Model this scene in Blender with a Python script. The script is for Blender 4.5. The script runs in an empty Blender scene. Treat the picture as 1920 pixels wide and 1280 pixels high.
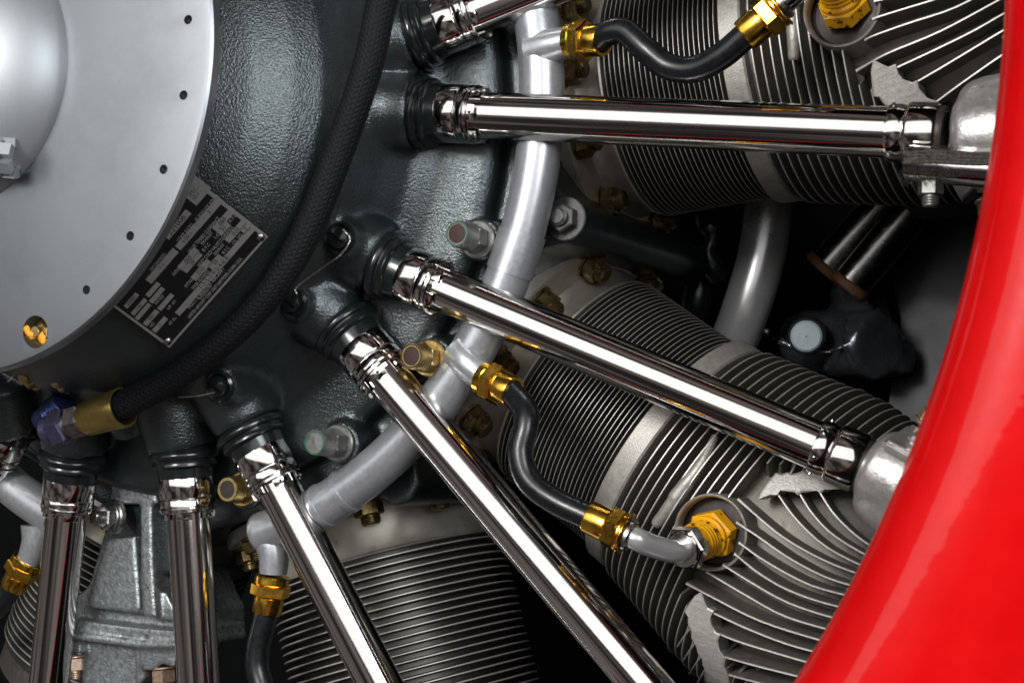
import bpy, bmesh, math, random
from mathutils import Vector, Matrix
random.seed(7)
PI = math.pi
scene = bpy.context.scene
COL = scene.collection

# ------------------------------------------------------------------ camera
S, D = 0.0003, 0.8566            # metres per photo pixel at the Y=0 plane, camera distance
cam = bpy.data.cameras.new("camera")
cam_o = bpy.data.objects.new("camera", cam); COL.objects.link(cam_o)
cam_o.location = (0, -D, 0); cam_o.rotation_euler = (PI / 2, 0, 0)
cam.sensor_width = 36.0; cam.lens = 36.0 * D / (1920 * S)
cam.clip_start = 0.02; cam.clip_end = 50
cam.dof.use_dof = True; cam.dof.focus_distance = 0.80; cam.dof.aperture_fstop = 20
scene.camera = cam_o
# ------------------------------------------------------------------ world + lamps
w = bpy.data.worlds.new("World"); scene.world = w; w.use_nodes = True
bg = w.node_tree.nodes["Background"]
wt = w.node_tree; wc = wt.nodes.new('ShaderNodeTexCoord'); wn = wt.nodes.new('ShaderNodeTexNoise'); wr = wt.nodes.new('ShaderNodeValToRGB')
wn.inputs['Scale'].default_value = 2.6; wn.inputs['Detail'].default_value = 3      # blurred dim surroundings
wt.links.new(wc.outputs['Generated'], wn.inputs['Vector']); wt.links.new(wn.outputs['Fac'], wr.inputs[0]); wt.links.new(wr.outputs[0], bg.inputs[0])
wr.color_ramp.elements[0].position = .42; wr.color_ramp.elements[0].color = (.10, .09, .09, 1)
wr.color_ramp.elements[1].position = .62; wr.color_ramp.elements[1].color = (1.0, 0.88, 0.82, 1)
bg.inputs[1].default_value = 0.18
def area(name, loc, target, sx, sy, power, col=(1, 1, 1)):
    l = bpy.data.lights.new(name, 'AREA'); l.shape = 'RECTANGLE'; l.size = sx; l.size_y = sy
    l.energy = power; l.color = col
    o = bpy.data.objects.new(name, l); COL.objects.link(o); o.location = loc
    o.rotation_euler = (Vector(target) - Vector(loc)).to_track_quat('-Z', 'Y').to_euler()
    return o
def sky_lamp(name, az, el, dist, sx, sy, radiance, col):
    a, e = math.radians(az), math.radians(el)
    c = Vector((math.sin(a) * math.cos(e), -math.cos(a) * math.cos(e), math.sin(e))) * dist + Vector((0, -.1, 0))
    return area(name, c, (0, -.1, 0), sx, sy, radiance * PI * sx * sy, col)
sky_lamp("front_window_lamp", -20, 21, 2.6, 5.6, 2.0, 1.45, (1.0, 0.99, 0.975))
sky_lamp("key_lamp", -31, 20, 2.6, 0.6, 0.6, 38, (1.0, 0.985, 0.96))
sky_lamp("side_window_lamp", 29, 17, 2.5, 1.0, 1.0, 10.0, (0.93, 0.97, 1.0))
sky_lamp("low_window_lamp", 64, -3, 2.5, 2.0, 0.7, 2.2, (0.93, 0.97, 1.0))
vs = scene.view_settings
vs.view_transform = 'Standard'; vs.look = 'None'; vs.exposure = 0.05; vs.gamma = 1
scene.render.resolution_x = 1024; scene.render.resolution_y = 682

# ------------------------------------------------------------------ engine frame
YAW, PIT = .4741, .0739
A_ = Vector((-math.sin(YAW) * math.cos(PIT), -math.cos(YAW) * math.cos(PIT), math.sin(PIT)))
E1 = A_.cross(Vector((0, 0, 1))).normalized()
if E1.x < 0: E1 = -E1
E2 = A_.cross(E1).normalized()            # up
if E2.z < 0: E2 = -E2
ORG = Vector((-0.25459, -0.1375, 0.124965))
M = Matrix(((E1.x, E2.x, A_.x, ORG.x), (E1.y, E2.y, A_.y, ORG.y), (E1.z, E2.z, A_.z, ORG.z), (0, 0, 0, 1)))
CAM = Vector((0, -D, 0))
def hit(px, py, h):
    """engine coordinates of the spot at height h along the crankshaft axis seen at a photo pixel"""
    d = Vector(((px - 960) * S, D, (640 - py) * S))
    t = ((ORG + A_ * h - CAM).dot(A_)) / d.dot(A_)
    q = CAM + d * t - ORG
    return Vector((q.dot(E1), q.dot(E2), h))
def pol(r, deg, h):
    f = math.radians(deg); return Vector((r * math.cos(f), -r * math.sin(f), h))
PORTS = {(0, -1): (.181, -13.2), (0, 1): (.180, .7), (1, -1): (.181, 26.8), (1, 1): (.180, 40.7), (2, -1): (.1885, 65.9), (2, 1): (.1895, 80.9), (3, -1): (.197, 105.0), (3, 1): (.195, 121.0)}
def rotframe(deg): return M @ Matrix.Rotation(-math.radians(deg), 4, 'Z')
THETA = [-7.2, 32.8, 72.8, 112.8]
HC = -0.26                                 # height of the cylinder axes
def loc(deg, px, py, h):
    return Matrix.Rotation(math.radians(deg), 4, 'Z') @ hit(px, py, h)
def orient(p, d, up=None):
    z = Vector(d).normalized(); u = Vector(up) if up is not None else (Vector((0, 0, 1)) if abs(z.z) < .9 else Vector((1, 0, 0)))
    x = u.cross(z).normalized(); y = z.cross(x)
    return Matrix(((x.x, y.x, z.x, p[0]), (x.y, y.y, z.y, p[1]), (x.z, y.z, z.z, p[2]), (0, 0, 0, 1)))

# ------------------------------------------------------------------ materials
MATS = {}
def new_mat(name):
    m = bpy.data.materials.new(name); m.use_nodes = True; MATS[name] = m
    nt = m.node_tree; return m, nt, nt.nodes["Principled BSDF"]
def N(nt, t, **kw):
    n = nt.nodes.new(t)
    for k, v in kw.items():
        if k in n.inputs: n.inputs[k].default_value = v
        else: setattr(n, k, v)
    return n
def coords(nt, scale=None):
    c = N(nt, 'ShaderNodeTexCoord')
    if scale is None: return c.outputs['Object']
    mp = N(nt, 'ShaderNodeMapping'); mp.inputs['Scale'].default_value = scale
    nt.links.new(c.outputs['Object'], mp.inputs[0]); return mp.outputs[0]
def noise(nt, vec, scale, detail=4, rough=.6):
    n = N(nt, 'ShaderNodeTexNoise'); n.inputs['Scale'].default_value = scale
    n.inputs['Detail'].default_value = detail; n.inputs['Roughness'].default_value = rough
    nt.links.new(vec, n.inputs['Vector']); return n.outputs['Fac']
def ramp(nt, fac, stops):
    r = N(nt, 'ShaderNodeValToRGB'); e = r.color_ramp.elements
    while len(e) < len(stops): e.new(.5)
    for x, (p, c) in zip(e, stops):
        x.position = p; x.color = (*c, 1) if len(c) == 3 else c
    nt.links.new(fac, r.inputs[0]); return r.outputs['Color']
def metal(name, c0, c1, metallic, r0, r1, nscale=220, bump=0.0, bscale=900, bdist=.0004, coat=0, stretch=None, spec=.5, dirt=None):
    m, nt, b = new_mat(name)
    v = coords(nt, stretch); f = noise(nt, v, nscale)
    col = ramp(nt, f, [(.3, c0), (.7, c1)])
    if dirt:
        f2 = noise(nt, coords(nt), dirt[0], 6, .7)
        msk = ramp(nt, f2, [(dirt[1], (0, 0, 0)), (dirt[2], (1, 1, 1))])
        mx = N(nt, 'ShaderNodeMix', data_type='RGBA'); nt.links.new(msk, mx.inputs[0]); nt.links.new(col, mx.inputs[6]); mx.inputs[7].default_value = (*dirt[3], 1)
        col = mx.outputs[2]
    nt.links.new(col, b.inputs['Base Color'])
    mr = N(nt, 'ShaderNodeMapRange'); mr.inputs['To Min'].default_value = r0; mr.inputs['To Max'].default_value = r1
    mr.inputs['From Min'].default_value = .3; mr.inputs['From Max'].default_value = .7
    nt.links.new(f, mr.inputs['Value']); nt.links.new(mr.outputs[0], b.inputs['Roughness'])
    b.inputs['Metallic'].default_value = metallic; b.inputs['Coat Weight'].default_value = coat; b.inputs['Coat Roughness'].default_value = .05
    b.inputs['Specular IOR Level'].default_value = spec
    if bump:
        f3 = noise(nt, coords(nt), bscale, 3, .55)
        bp = N(nt, 'ShaderNodeBump'); bp.inputs['Strength'].default_value = bump; bp.inputs['Distance'].default_value = bdist
        nt.links.new(f3, bp.inputs['Height']); nt.links.new(bp.outputs[0], b.inputs['Normal']); nt.links.new(bp.outputs[0], b.inputs['Coat Normal'])
    return m
metal('chrome', (.62, .6, .58), (.70, .68, .66), 1, .065, .15, 160, .05, 260, .0003, stretch=(1, 1, .06), dirt=(260, .70, .78, (.22, .2, .19)))
metal('chrome_worn', (.55, .54, .53), (.68, .66, .65), 1, .06, .2, 300, .12, 900, .0003, stretch=(.2, .2, 3))
metal('crankcase_paint', (.012, .0165, .0175), (.017, .0235, .0245), .0, .17, .25, 60, .65, 900, .0006, spec=1.0)
MATS['crankcase_paint'].node_tree.nodes['Principled BSDF'].inputs['Specular Tint'].default_value = (.88, .97, 1, 1)
metal('sump_paint', (.21, .23, .24), (.36, .385, .395), .7, .22, .34, 320, .5, 760, .0008, spec=.7, dirt=(180, .58, .75, (.02, .022, .024)))
metal('pipe_metal', (.54, .54, .55), (.58, .58, .59), .6, .24, .28, 40)
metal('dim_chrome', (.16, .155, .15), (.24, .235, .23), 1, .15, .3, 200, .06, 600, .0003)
metal('seal_rubber', (.006, .009, .010), (.010, .013, .014), 0, .16, .24, 200, .03, 600, .0002, spec=.6)
metal('backplate_metal', (.25, .27, .29), (.285, .305, .325), .95, .35, .41, 2600, .10, 3000, .0001, spec=.5, dirt=(14, .5, .9, (.19, .205, .22)))
metal('hub_metal', (.27, .29, .31), (.31, .33, .35), .6, .42, .5, 2200, .08, 3000, .0001)
metal('harness_paint', (.42, .44, .47), (.49, .51, .54), .7, .28, .38, 500, .10, 1500, .0002, dirt=(330, .735, .76, (.06, .06, .06)))
metal('bright_cast', (.52, .51, .49), (.64, .63, .605), .75, .3, .4, 350, .3, 700, .0005, dirt=(70, .6, .8, (.33, .31, .28)))
metal('web_metal', (.50, .485, .455), (.64, .62, .585), .3, .42, .55, 500, .6, 800, .0006)
metal('barrel_steel', (.09, .085, .077), (.145, .137, .125), .65, .38, .5, 400, .12, 1200, .0003)
metal('cast_aluminium', (.36, .345, .315), (.48, .46, .425), .55, .42, .55, 350, .35, 1100, .0005, dirt=(60, .6, .82, (.17, .14, .11)))
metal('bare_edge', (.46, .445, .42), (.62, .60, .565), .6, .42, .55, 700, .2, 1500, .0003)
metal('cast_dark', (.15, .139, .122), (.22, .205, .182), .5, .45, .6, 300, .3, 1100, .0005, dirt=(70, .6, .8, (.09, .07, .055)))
metal('flange_metal', (.42, .395, .345), (.52, .49, .435), .6, .32, .42, 120, .12, 1300, .0003, dirt=(45, .58, .8, (.12, .10, .07)))
metal('brass', (.70, .40, .045), (.80, .49, .08), 1, .16, .28, 300, .08, 700, .0003, stretch=(1, 1, .1))
metal('olive_brass', (.36, .26, .075), (.42, .31, .10), .9, .3, .4, 500, .06, 900, .0002)
metal('bronze_nut', (.38, .27, .10), (.52, .39, .17), .9, .26, .4, 300, .12, 900, .0004, dirt=(240, .55, .7, (.08, .06, .04)))
metal('dark_bronze', (.20, .145, .06), (.32, .24, .11), .85, .24, .38, 300, .15, 900, .0004, dirt=(240, .5, .66, (.05, .04, .03)))
metal('copper_nut', (.55, .38, .27), (.66, .50, .38), .8, .25, .4, 300, .08, 900, .0003)
metal('steel', (.40, .39, .38), (.52, .51, .5), 1, .2, .34, 300, .10, 900, .0003, dirt=(300, .6, .75, (.14, .12, .11)))
metal('dull_steel', (.15, .15, .14), (.23, .23, .22), .7, .35, .5, 300, .15, 900, .0004, dirt=(260, .58, .7, (.10, .09, .08)))
metal('dark_steel', (.06, .06, .058), (.10, .10, .097), .6, .35, .5, 300, .15, 900, .0004)
metal('blue_anodised', (.03, .045, .14), (.05, .065, .18), .8, .3, .42, 300, .05, 900, .0002)
metal('purple_anodised', (.10, .095, .17), (.13, .125, .21), .8, .3, .42, 300, .05, 900, .0002)
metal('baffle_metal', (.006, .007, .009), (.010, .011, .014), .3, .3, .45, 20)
metal('hose_rubber', (.005, .006, .008), (.008, .009, .011), 0, .24, .34, 300, .06, 900, .0003)
metal('braid_fabric', (.003, .0035, .005), (.007, .0075, .009), 0, .6, .75, 700, .2, 2200, .0003, spec=.2)
metal('red_paint', (.54, .0008, .0015), (.60, .001, .002), 0, .3, .38, 60, .3, 45, .0008, coat=.55, spec=.15, dirt=(210, .70, .74, (.55, .05, .05)))
metal('orange_enamel', (.86, .40, .006), (.92, .46, .012), 0, .25, .4, 300, .15, 500, .0005, dirt=(210, .57, .6, (.03, .016, .01)))
metal('orange_daub', (.85, .30, .01), (.9, .36, .015), 0, .5, .6, 400, .4, 900, .0006)
metal('soot', (.018, .014, .012), (.045, .036, .03), .3, .4, .6, 200, .2, 900, .0004)
metal('dark_casting', (.06, .068, .08), (.10, .11, .125), .7, .2, .32, 60, .25, 300, .0008)
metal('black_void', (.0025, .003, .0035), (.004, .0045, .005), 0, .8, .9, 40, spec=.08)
metal('pale_plastic', (.30, .36, .40), (.34, .40, .44), 0, .4, .5, 300)
metal('rust', (.10, .045, .02), (.16, .075, .03), .2, .6, .8, 200, .3, 700, .0005)
metal('plate_black', (.004, .004, .005), (.007, .007, .008), 0, .3, .4, 300)
metal('plate_silver', (.30, .295, .285), (.38, .37, .36), .6, .4, .5, 700, .05, 1500, .0001)
metal('print_dim', (.3, .3, .3), (.4, .4, .4), .3, .5, .6, 700)
metal('red_cap', (.022, .009, .007), (.04, .014, .011), 0, .55, .7, 300, .2, 700, .0004)
metal('green_cap', (.012, .09, .055), (.02, .12, .075), 0, .35, .45, 300)
metal('wire_metal', (.55, .54, .5), (.75, .73, .68), 1, .25, .4, 1500)
metal('fuzz', (.02, .018, .016), (.11, .10, .09), 0, .7, .9, 900, .6, 1200, .001)

# ------------------------------------------------------------------ mesh helpers
class MB:
    def __init__(self): self.v = []; self.f = []; self.s = []
    def add(self, vs, fs, smooth=True, mat=None):
        o = len(self.v)
        self.v += [(mat @ Vector(p)) if mat is not None else Vector(p) for p in vs]
        self.f += [tuple(i + o for i in f) for f in fs]; self.s += [smooth] * len(fs) if isinstance(smooth, bool) else smooth
        return self
    def lathe(self, prof, seg=32, mat=None, smooth=True, a0=0, a1=2 * PI, wob=None):
        """prof: (r, z) pairs turned about local Z"""
        full = abs(a1 - a0 - 2 * PI) < 1e-6; n = seg if full else seg + 1
        vs, fs = [], []
        for r, z in prof:
            for i in range(n):
                a = a0 + (a1 - a0) * i / seg
                vs.append((r * math.cos(a), r * math.sin(a), z))
        for j in range(len(prof) - 1):
            for i in range(seg):
                k = (i + 1) % n
                fs.append((j * n + i, j * n + k, (j + 1) * n + k, (j + 1) * n + i))
        return self.add(vs, fs, smooth, mat)
    def disc(self, r, z, seg=32, mat=None, flip=False):
        vs = [(r * math.cos(2 * PI * i / seg), r * math.sin(2 * PI * i / seg), z) for i in range(seg)]
        f = tuple(range(seg)); return self.add(vs, [f[::-1] if flip else f], False, mat)
    def tube(self, pts, rad, seg=16, caps=True, mat=None, disp=None):
        n = len(pts); P = [Vector(p) for p in pts]
        rr = rad if callable(rad) else (lambda k: rad)
        tg = [(P[min(i + 1, n - 1)] - P[max(i - 1, 0)]).normalized() for i in range(n)]
        u = Vector((0, 0, 1)) if abs(tg[0].z) < .9 else Vector((1, 0, 0))
        x = (u - tg[0] * u.dot(tg[0])).normalized()
        vs, fs, L = [], [], 0
        for i in range(n):
            if i: L += (P[i] - P[i - 1]).length
            x = (x - tg[i] * x.dot(tg[i])).normalized(); y = tg[i].cross(x)
            for j in range(seg):
                a = 2 * PI * j / seg; r = rr(i / (n - 1)) + (disp(a, L) if disp else 0)
                vs.append(P[i] + (x * math.cos(a) + y * math.sin(a)) * r)
        for i in range(n - 1):
            for j in range(seg):
                k = (j + 1) % seg
                fs.append((i * seg + j, i * seg + k, (i + 1) * seg + k, (i + 1) * seg + j))
        sm = [True] * len(fs)
        if caps:
            fs.append(tuple(range(seg))[::-1]); fs.append(tuple(range((n - 1) * seg, n * seg))); sm += [False, False]
        return self.add(vs, fs, sm, mat)
    def prism(self, bot, top, smooth=False):
        n = len(bot); fs = [tuple(range(n))[::-1], tuple(range(n, 2 * n))]
        for i in range(n): k = (i + 1) % n; fs.append((i, k, n + k, n + i))
        return self.add(list(bot) + list(top), fs, smooth)
    def box(self, c, sx, sy, sz, mat=None):
        vs = [(c[0] + sx * i / 2, c[1] + sy * j / 2, c[2] + sz * k / 2) for k in (-1, 1) for j in (-1, 1) for i in (-1, 1)]
        return self.add(vs, [(0, 2, 3, 1), (4, 5, 7, 6), (0, 1, 5, 4), (2, 6, 7, 3), (0, 4, 6, 2), (1, 3, 7, 5)], False, mat)
    def hexa(self, r, z0, z1, mat=None, ch=.12, rot=0, n=6):
        """chamfered hexagon along local Z"""
        c = r * ch; prof = [(r - c, z0), (r, z0 + c * .7), (r, z1 - c * .7), (r - c, z1)]
        m = (mat if mat is not None else Matrix()) @ Matrix.Rotation(rot, 4, 'Z')
        self.lathe(prof, n, m, False); self.disc(r - c, z1, n, m); return self.disc(r - c, z0, n, m, True)
    def cyl(self, r, z0, z1, mat=None, seg=24, ch=.08, r1=None):
        r1 = r if r1 is None else r1; c = r * ch
        self.lathe([(r - c, z0), (r, z0 + c), (r1, z1 - c), (r1 - c, z1)], seg, mat)
        self.disc(r1 - c, z1, seg, mat); return self.disc(r - c, z0, seg, mat, True)
    def mesh(self, name, base=Vector((0, 0, 0))):
        me = bpy.data.meshes.new(name)
        me.from_pydata([p - base for p in self.v], [], self.f)
        me.polygons.foreach_set('use_smooth', self.s); me.update(); return me
def put(name, me, mat, parent=None):
    o = bpy.data.objects.new(name, me); COL.objects.link(o)
    if mat and not me.materials: me.materials.append(MATS[mat])
    if parent is not None: o.parent = parent
    return o
def auto_sharp(me, deg=38):
    bm = bmesh.new(); bm.from_mesh(me); bmesh.ops.recalc_face_normals(bm, faces=bm.faces)
    for e in bm.edges:
        if len(e.link_faces) == 2: e.smooth = e.calc_face_angle(0) < math.radians(deg)
    bm.to_mesh(me); bm.free()
def edge_mat(o, faces, mat):
    o.data.materials.append(MATS[mat])
    for i in faces: o.data.polygons[i].material_index = 1
class Thing:
    """an Empty at the thing's base with its parts; geometry is given in the frame's coordinates"""
    def __init__(s, name, label, cat, base, frame=None, group=None):
        s.base = Vector(base); s.frame = M if frame is None else frame
        s.o = bpy.data.objects.new(name, None); COL.objects.link(s.o)
        s.o.empty_display_size = .02
        s.o.matrix_basis = s.frame @ Matrix.Translation(s.base); tag(s.o, label, cat, group)
    def part(s, name, mb, mat, parent=None, sharp=True):
        me = mb.mesh(name, s.base) if isinstance(mb, MB) else mb
        if sharp and isinstance(mb, MB): auto_sharp(me)
        return put(name, me, mat, parent if parent is not None else s.o)
def tag(o, label=None, cat=None, group=None, kind=None):
    for k, v in (('label', label), ('category', cat), ('group', group), ('kind', kind)):
        if v: o[k] = v
def single(name, mb, mat, label, cat, base, frame=None, group=None, kind=None):
    base = Vector(base); me = mb.mesh(name, base); auto_sharp(me); o = put(name, me, mat)
    o.matrix_basis = (M if frame is None else frame) @ Matrix.Translation(base); tag(o, label, cat, group, kind); return o
def copy_tree(o, parent=None, skip=()):
    c = o.copy(); COL.objects.link(c); c.parent = parent
    for ch in [x for x in bpy.data.objects if x.parent == o]:
        if ch.name.split('.')[0] not in skip: copy_tree(ch, c, skip)
    return c
def spline(pts, n=40):
    P = [Vector(p) for p in pts]; P = [P[0] * 2 - P[1]] + P + [P[-1] * 2 - P[-2]]
    out = []; k = len(P) - 3
    for i in range(n + 1):
        t = i / n * k; j = min(int(t), k - 1); u = t - j
        a, b, c, d = P[j:j + 4]
        out.append(.5 * ((2 * b) + (c - a) * u + (2 * a - 5 * b + 4 * c - d) * u * u + (3 * b - a - 3 * c + d) * u ** 3))
    return out
def remeshed(mb, name, base, voxel, smooth_it):
    me = mb.mesh(name, base)
    bm = bmesh.new(); bm.from_mesh(me); bmesh.ops.recalc_face_normals(bm, faces=bm.faces); bm.to_mesh(me); bm.free()
    o = bpy.data.objects.new('tmp', me); COL.objects.link(o)
    r = o.modifiers.new('r', 'REMESH'); r.mode = 'VOXEL'; r.voxel_size = voxel; r.use_smooth_shade = True
    s = o.modifiers.new('s', 'SMOOTH'); s.factor = .5; s.iterations = smooth_it
    dg = bpy.context.evaluated_depsgraph_get(); out = bpy.data.meshes.new_from_object(o.evaluated_get(dg))
    bpy.data.objects.remove(o); out.name = name
    out.polygons.foreach_set('use_smooth', [True] * len(out.polygons)); return out

# ------------------------------------------------------------------ setting: black disc added behind the engine to block light
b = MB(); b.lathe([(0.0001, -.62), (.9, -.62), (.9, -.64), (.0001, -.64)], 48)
single('light_block_disc', b, 'black_void', None, None, (0, 0, -.62), kind='structure')

# ------------------------------------------------------------------ crankcase
CK = Thing('engine_crankcase', 'dark green-black crackle painted engine crankcase behind the grey disc', 'crankcase', (0, 0, -.1))
b = MB()
b.lathe([(0.0005, -.03), (.06, -.028), (.088, -.033), (.107, -.042), (.123, -.053), (.136, -.066), (.145, -.079), (.149, -.091), (.1515, -.106), (.155, -.122),
         (.162, -.137), (.173, -.146), (.187, -.149), (.196, -.151), (.2005, -.156), (.2, -.3), (0.0005, -.3)], 144)
# nine-sided power section behind
nine = []
for k in range(9):
    c = -7.2 + 40 * k
    for d_, r_ in ((-20, .2465), (-17.6, .2425), (-16.0, .229), (-12, .2185), (12, .2185), (16.0, .229), (17.6, .2425)):
        nine.append((c + d_, r_))
b.prism([pol(r, f, -.36) for f, r in nine][::-1], [pol(r, f, -.166) for f, r in nine][::-1])
for k in range(9):
    c = -7.2 + 40 * k
    for sgn in (-1, 1):     # tappet bosses
        pr_, pf_ = PORTS.get((k, sgn), (.181, c + (7.9 if sgn > 0 else -6.0)))
        p0, p1 = pol(.12, c + sgn * 6.6 + .6, -.119), pol(pr_ - .0145, pf_ * .98 + .02 * (c + sgn * 6.6), -.1305)
        b.tube([p0, p0.lerp(p1, .5), p0.lerp(p1, .8), p1], lambda u: .0225 - .0045 * u, 20)
# bosses for the hose fitting at lower left
b.tube([hit(165, 690, -.085), hit(245, 800, -.125)], .011, 14)
for px, py, h in ((857, 438, -.121), (771, 667, -.123), (590, 829, -.121), (426, 917, -.130)): q = hit(px, py, h); b.tube([Vector((q.x, q.y, -.2)), Vector((q.x, q.y, -.1435))], .0115, 16)
for px, py in ((636, 446), (547, 566), (410, 724)): q = hit(px, py, -.103); b.tube([q - Vector((0, 0, .035)), q - Vector((0, 0, .015)), q], lambda u: .0120 - .0030 * u, 16)
b.tube([hit(20, 790, -.125), hit(0, 700, -.10)], .017, 14)
me = remeshed(b, 'crankcase_body', CK.base, .0019, 9)
CK.part('case_body', me, 'crankcase_paint')

def hexset(T, name, p, d, r, h, mat, washer=None, stud=None, cap=None, rot=0., studmat=None):
    m = orient(p, d); b = MB(); z = 0
    if washer: b.cyl(washer, 0, washer * .16, m, 20, .05); z = washer * .16
    b.hexa(r, z, z + h, m, rot=rot); o = T.part(name, b, mat)
    if stud:
        b = MB(); b.cyl(stud[0], z + h * .9, z + h + stud[1], m, 18, .18)
        for q in range(3): b.lathe([(stud[0] * 1.06, z + h + stud[1] * (.2 + .22 * q)), (stud[0] * 1.12, z + h + stud[1] * (.26 + .22 * q)), (stud[0] * 1.0, z + h + stud[1] * (.32 + .22 * q))], 18, m)
        T.part('stud_end', b, studmat or mat, o)
    return o
AX = Vector((0, 0, 1))
# tall stud nuts standing on the case
def stud_nut(px, py, h, L, capm, ringm=None, r=.0066, body='dull_steel'):
    p = hit(px, py, h) - AX * L; m = orient(p, AX); b = MB()
    b.cyl(r * 1.45, -.001, .0016, m, 24); b.hexa(r * 1.14, .0016, L * .5, m); 
    b.lathe([(r * 1.08, L * .5), (r * 1.0, L * .56), (r, L * .93), (r * .93, L), (r * .72, L), (r * .7, L * .9), (.0001, L * .9)], 28, m)
    o = CK.part('stud_nut', b, body)
    if ringm:
        b = MB(); b.lathe([(r * .92, L * .98), (r * .9, L * 1.02), (r * .80, L * 1.02), (r * .78, L * .98)], 28, m); CK.part('nylon_ring', b, ringm, o)
    b = MB(); b.lathe([(r * .79, L * .93), (r * .77, L * .985), (.0001, L)], 24, m); CK.part('stud_end', b, capm, o)
stud_nut(857, 438, -.121, .021, 'red_cap', 'green_cap')
stud_nut(771, 667, -.123, .018, 'red_cap', 'red_cap', body='bronze_nut')
stud_nut(590, 829, -.121, .021, 'dull_steel', 'green_cap')
stud_nut(426, 917, -.130, .014, 'soot', None, body='bronze_nut')
stud_nut(88, 855, -.130, .012, 'soot', None, r=.005, body='bronze_nut')
hexset(CK, 'lug_nut', pol(.2395, 12.6, -.1655), AX, .0075, .006, 'dark_steel', .0112, (.0042, .0035))
# castellated nut by the sump
p = hit(208, 968, -.155); m = orient(p, AX + Vector((-.25, 0, 0))); b = MB()
b.cyl(.0098, -.004, 0, m, 28); b.cyl(.0082, 0, .0012, m, 28); b.hexa(.0075, .0012, .0062, m)
for q in range(6):
    a = q * PI / 3; b.box((.0044 * math.cos(a), .0044 * math.sin(a), .0082), .0026, .0030, .004, m @ Matrix.Identity(4))
b.cyl(.0031, .006, .0112, m, 16)
CK.part('castle_nut', b, 'steel')
# slotted screws
def screw(px, py, h, r=.0056, tilt=(0, 0, 0)):
    p = hit(px, py, h); d = AX + Vector(tilt); m = orient(p, d); b = MB()
    b.lathe([(r * 1.45, -.002), (r * 1.5, .0), (r * 1.3, .0012), (r * 1.1, .0008)], 24, m)
    b.lathe([(r, -.001), (r, .0022), (r * .9, .0034), (r * .6, .0041), (.0003, .0043)], 24, m)
    o = CK.part('slotted_screw', b, 'seal_rubber')
    b = MB(); b.box((0, 0, .0042), r * 1.5, r * .18, .0007, m @ Matrix.Rotation(.9, 4, 'Z')); CK.part('slot', b, 'black_void', o)
screw(636, 446, -.102, tilt=(.2, -.05, 0)); screw(547, 566, -.102, tilt=(.15, -.1, 0)); screw(410, 724, -.102, tilt=(.1, -.2, 0))
for px, py in ((62, 706), (122, 712)):
    hexset(CK, 'fitting_nut', hit(px + 6, py, -.083), AX + Vector((-.2, -.1, 0)), .0062, .0045, 'bronze_nut', .0072, (.0034, .0035))

# safety wires
def wire(pts, label):
    P = spline(pts, 90); b = MB(); b0 = P[0]
    for ph in (0, PI):
        Q = []
        for i, q in enumerate(P):
            t = (P[min(i + 1, 90)] - P[max(i - 1, 0)]).normalized(); x = t.cross(Vector((.3, .5, .8))).normalized(); y = t.cross(x)
            a = i * .9 + ph; Q.append(q + (x * math.cos(a) + y * math.sin(a)) * .0003)
        b.tube(Q, .00031, 6)
    single('safety_wire', b, 'wire_metal', label, 'wire', b0, group='twisted safety wires on the crankcase screws')
wire([hit(644, 430, -.096), hit(656, 448, -.096), hit(640, 475, -.097), hit(600, 505, -.099), hit(556, 538, -.099), hit(557, 552, -.099)],
     'twisted steel safety wire slanting between two slotted screws right of the braided hose')
wire([hit(402, 735, -.098), hit(370, 741, -.099), hit(335, 744, -.102)], 'short twisted safety wire running left from a slotted screw to under the hose')
wire([hit(55, 708, -.078), hit(35, 697, -.078), hit(15, 715, -.08)], 'short twisted safety wire beside two bronze nuts under the grey disc')

# ------------------------------------------------------------------ propeller back plate + hub
BP = Thing('propeller_backplate', 'satin grey metal disc with small holes along its rim', 'disc', (0, 0, -.005))
b = MB(); b.lathe([(.0630, -.0055), (.0630, .0045), (.078, .004), (.11, .0022), (.1372, .0), (.1400, -.0004), (.1409, -.0014), (.1409, -.0058), (.139, -.0062), (.1, -.0055)], 160)
b.f += []; 
b.lathe([(.1, -.0055), (.0630, -.0055)], 160)
me = b.mesh('disc_plate', BP.base); auto_sharp(me, 30)
bm = bmesh.new(); bm.from_mesh(me); bmesh.ops.remove_doubles(bm, verts=bm.verts, dist=1e-5); bmesh.ops.recalc_face_normals(bm, faces=bm.faces); bm.to_mesh(me); bm.free()
c = MB()
for k in range(-14, 11):
    if k == 5: continue
    c.cyl(.0021, -.02, .02, Matrix.Translation(pol(.1287, -6.5 + 14.8 * k, 0)), 20, .01)
c.cyl(.0074, -.02, .02, Matrix.Translation(pol(.1305, 68.0, 0)), 28, .01)
cm = c.mesh('cut', BP.base); bm = bmesh.new(); bm.from_mesh(cm); bmesh.ops.recalc_face_normals(bm, faces=bm.faces); bmesh.ops.remove_doubles(bm, verts=bm.verts, dist=1e-6); bm.to_mesh(cm); bm.free()
oa = bpy.data.objects.new('a', me); ob = bpy.data.objects.new('b', cm); COL.objects.link(oa); COL.objects.link(ob)
md = oa.modifiers.new('x', 'BOOLEAN'); md.operation = 'DIFFERENCE'; md.object = ob; md.solver = 'EXACT'
dg = bpy.context.evaluated_depsgraph_get(); me2 = bpy.data.meshes.new_from_object(oa.evaluated_get(dg))
bpy.data.objects.remove(oa); bpy.data.objects.remove(ob); auto_sharp(me2, 30)
BP.part('disc_plate', me2, 'backplate_metal')
p = pol(.1305, 68.0, -.0085); m = orient(p, AX); b = MB()
b.lathe([(.0073, 0), (.0073, .0025), (.0066, .003), (.0060, .0012), (.0040, .0016)], 28, m); b.hexa(.0044, .0014, .006, m); b.cyl(.0026, .005, .0098, m, 18)
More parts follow.
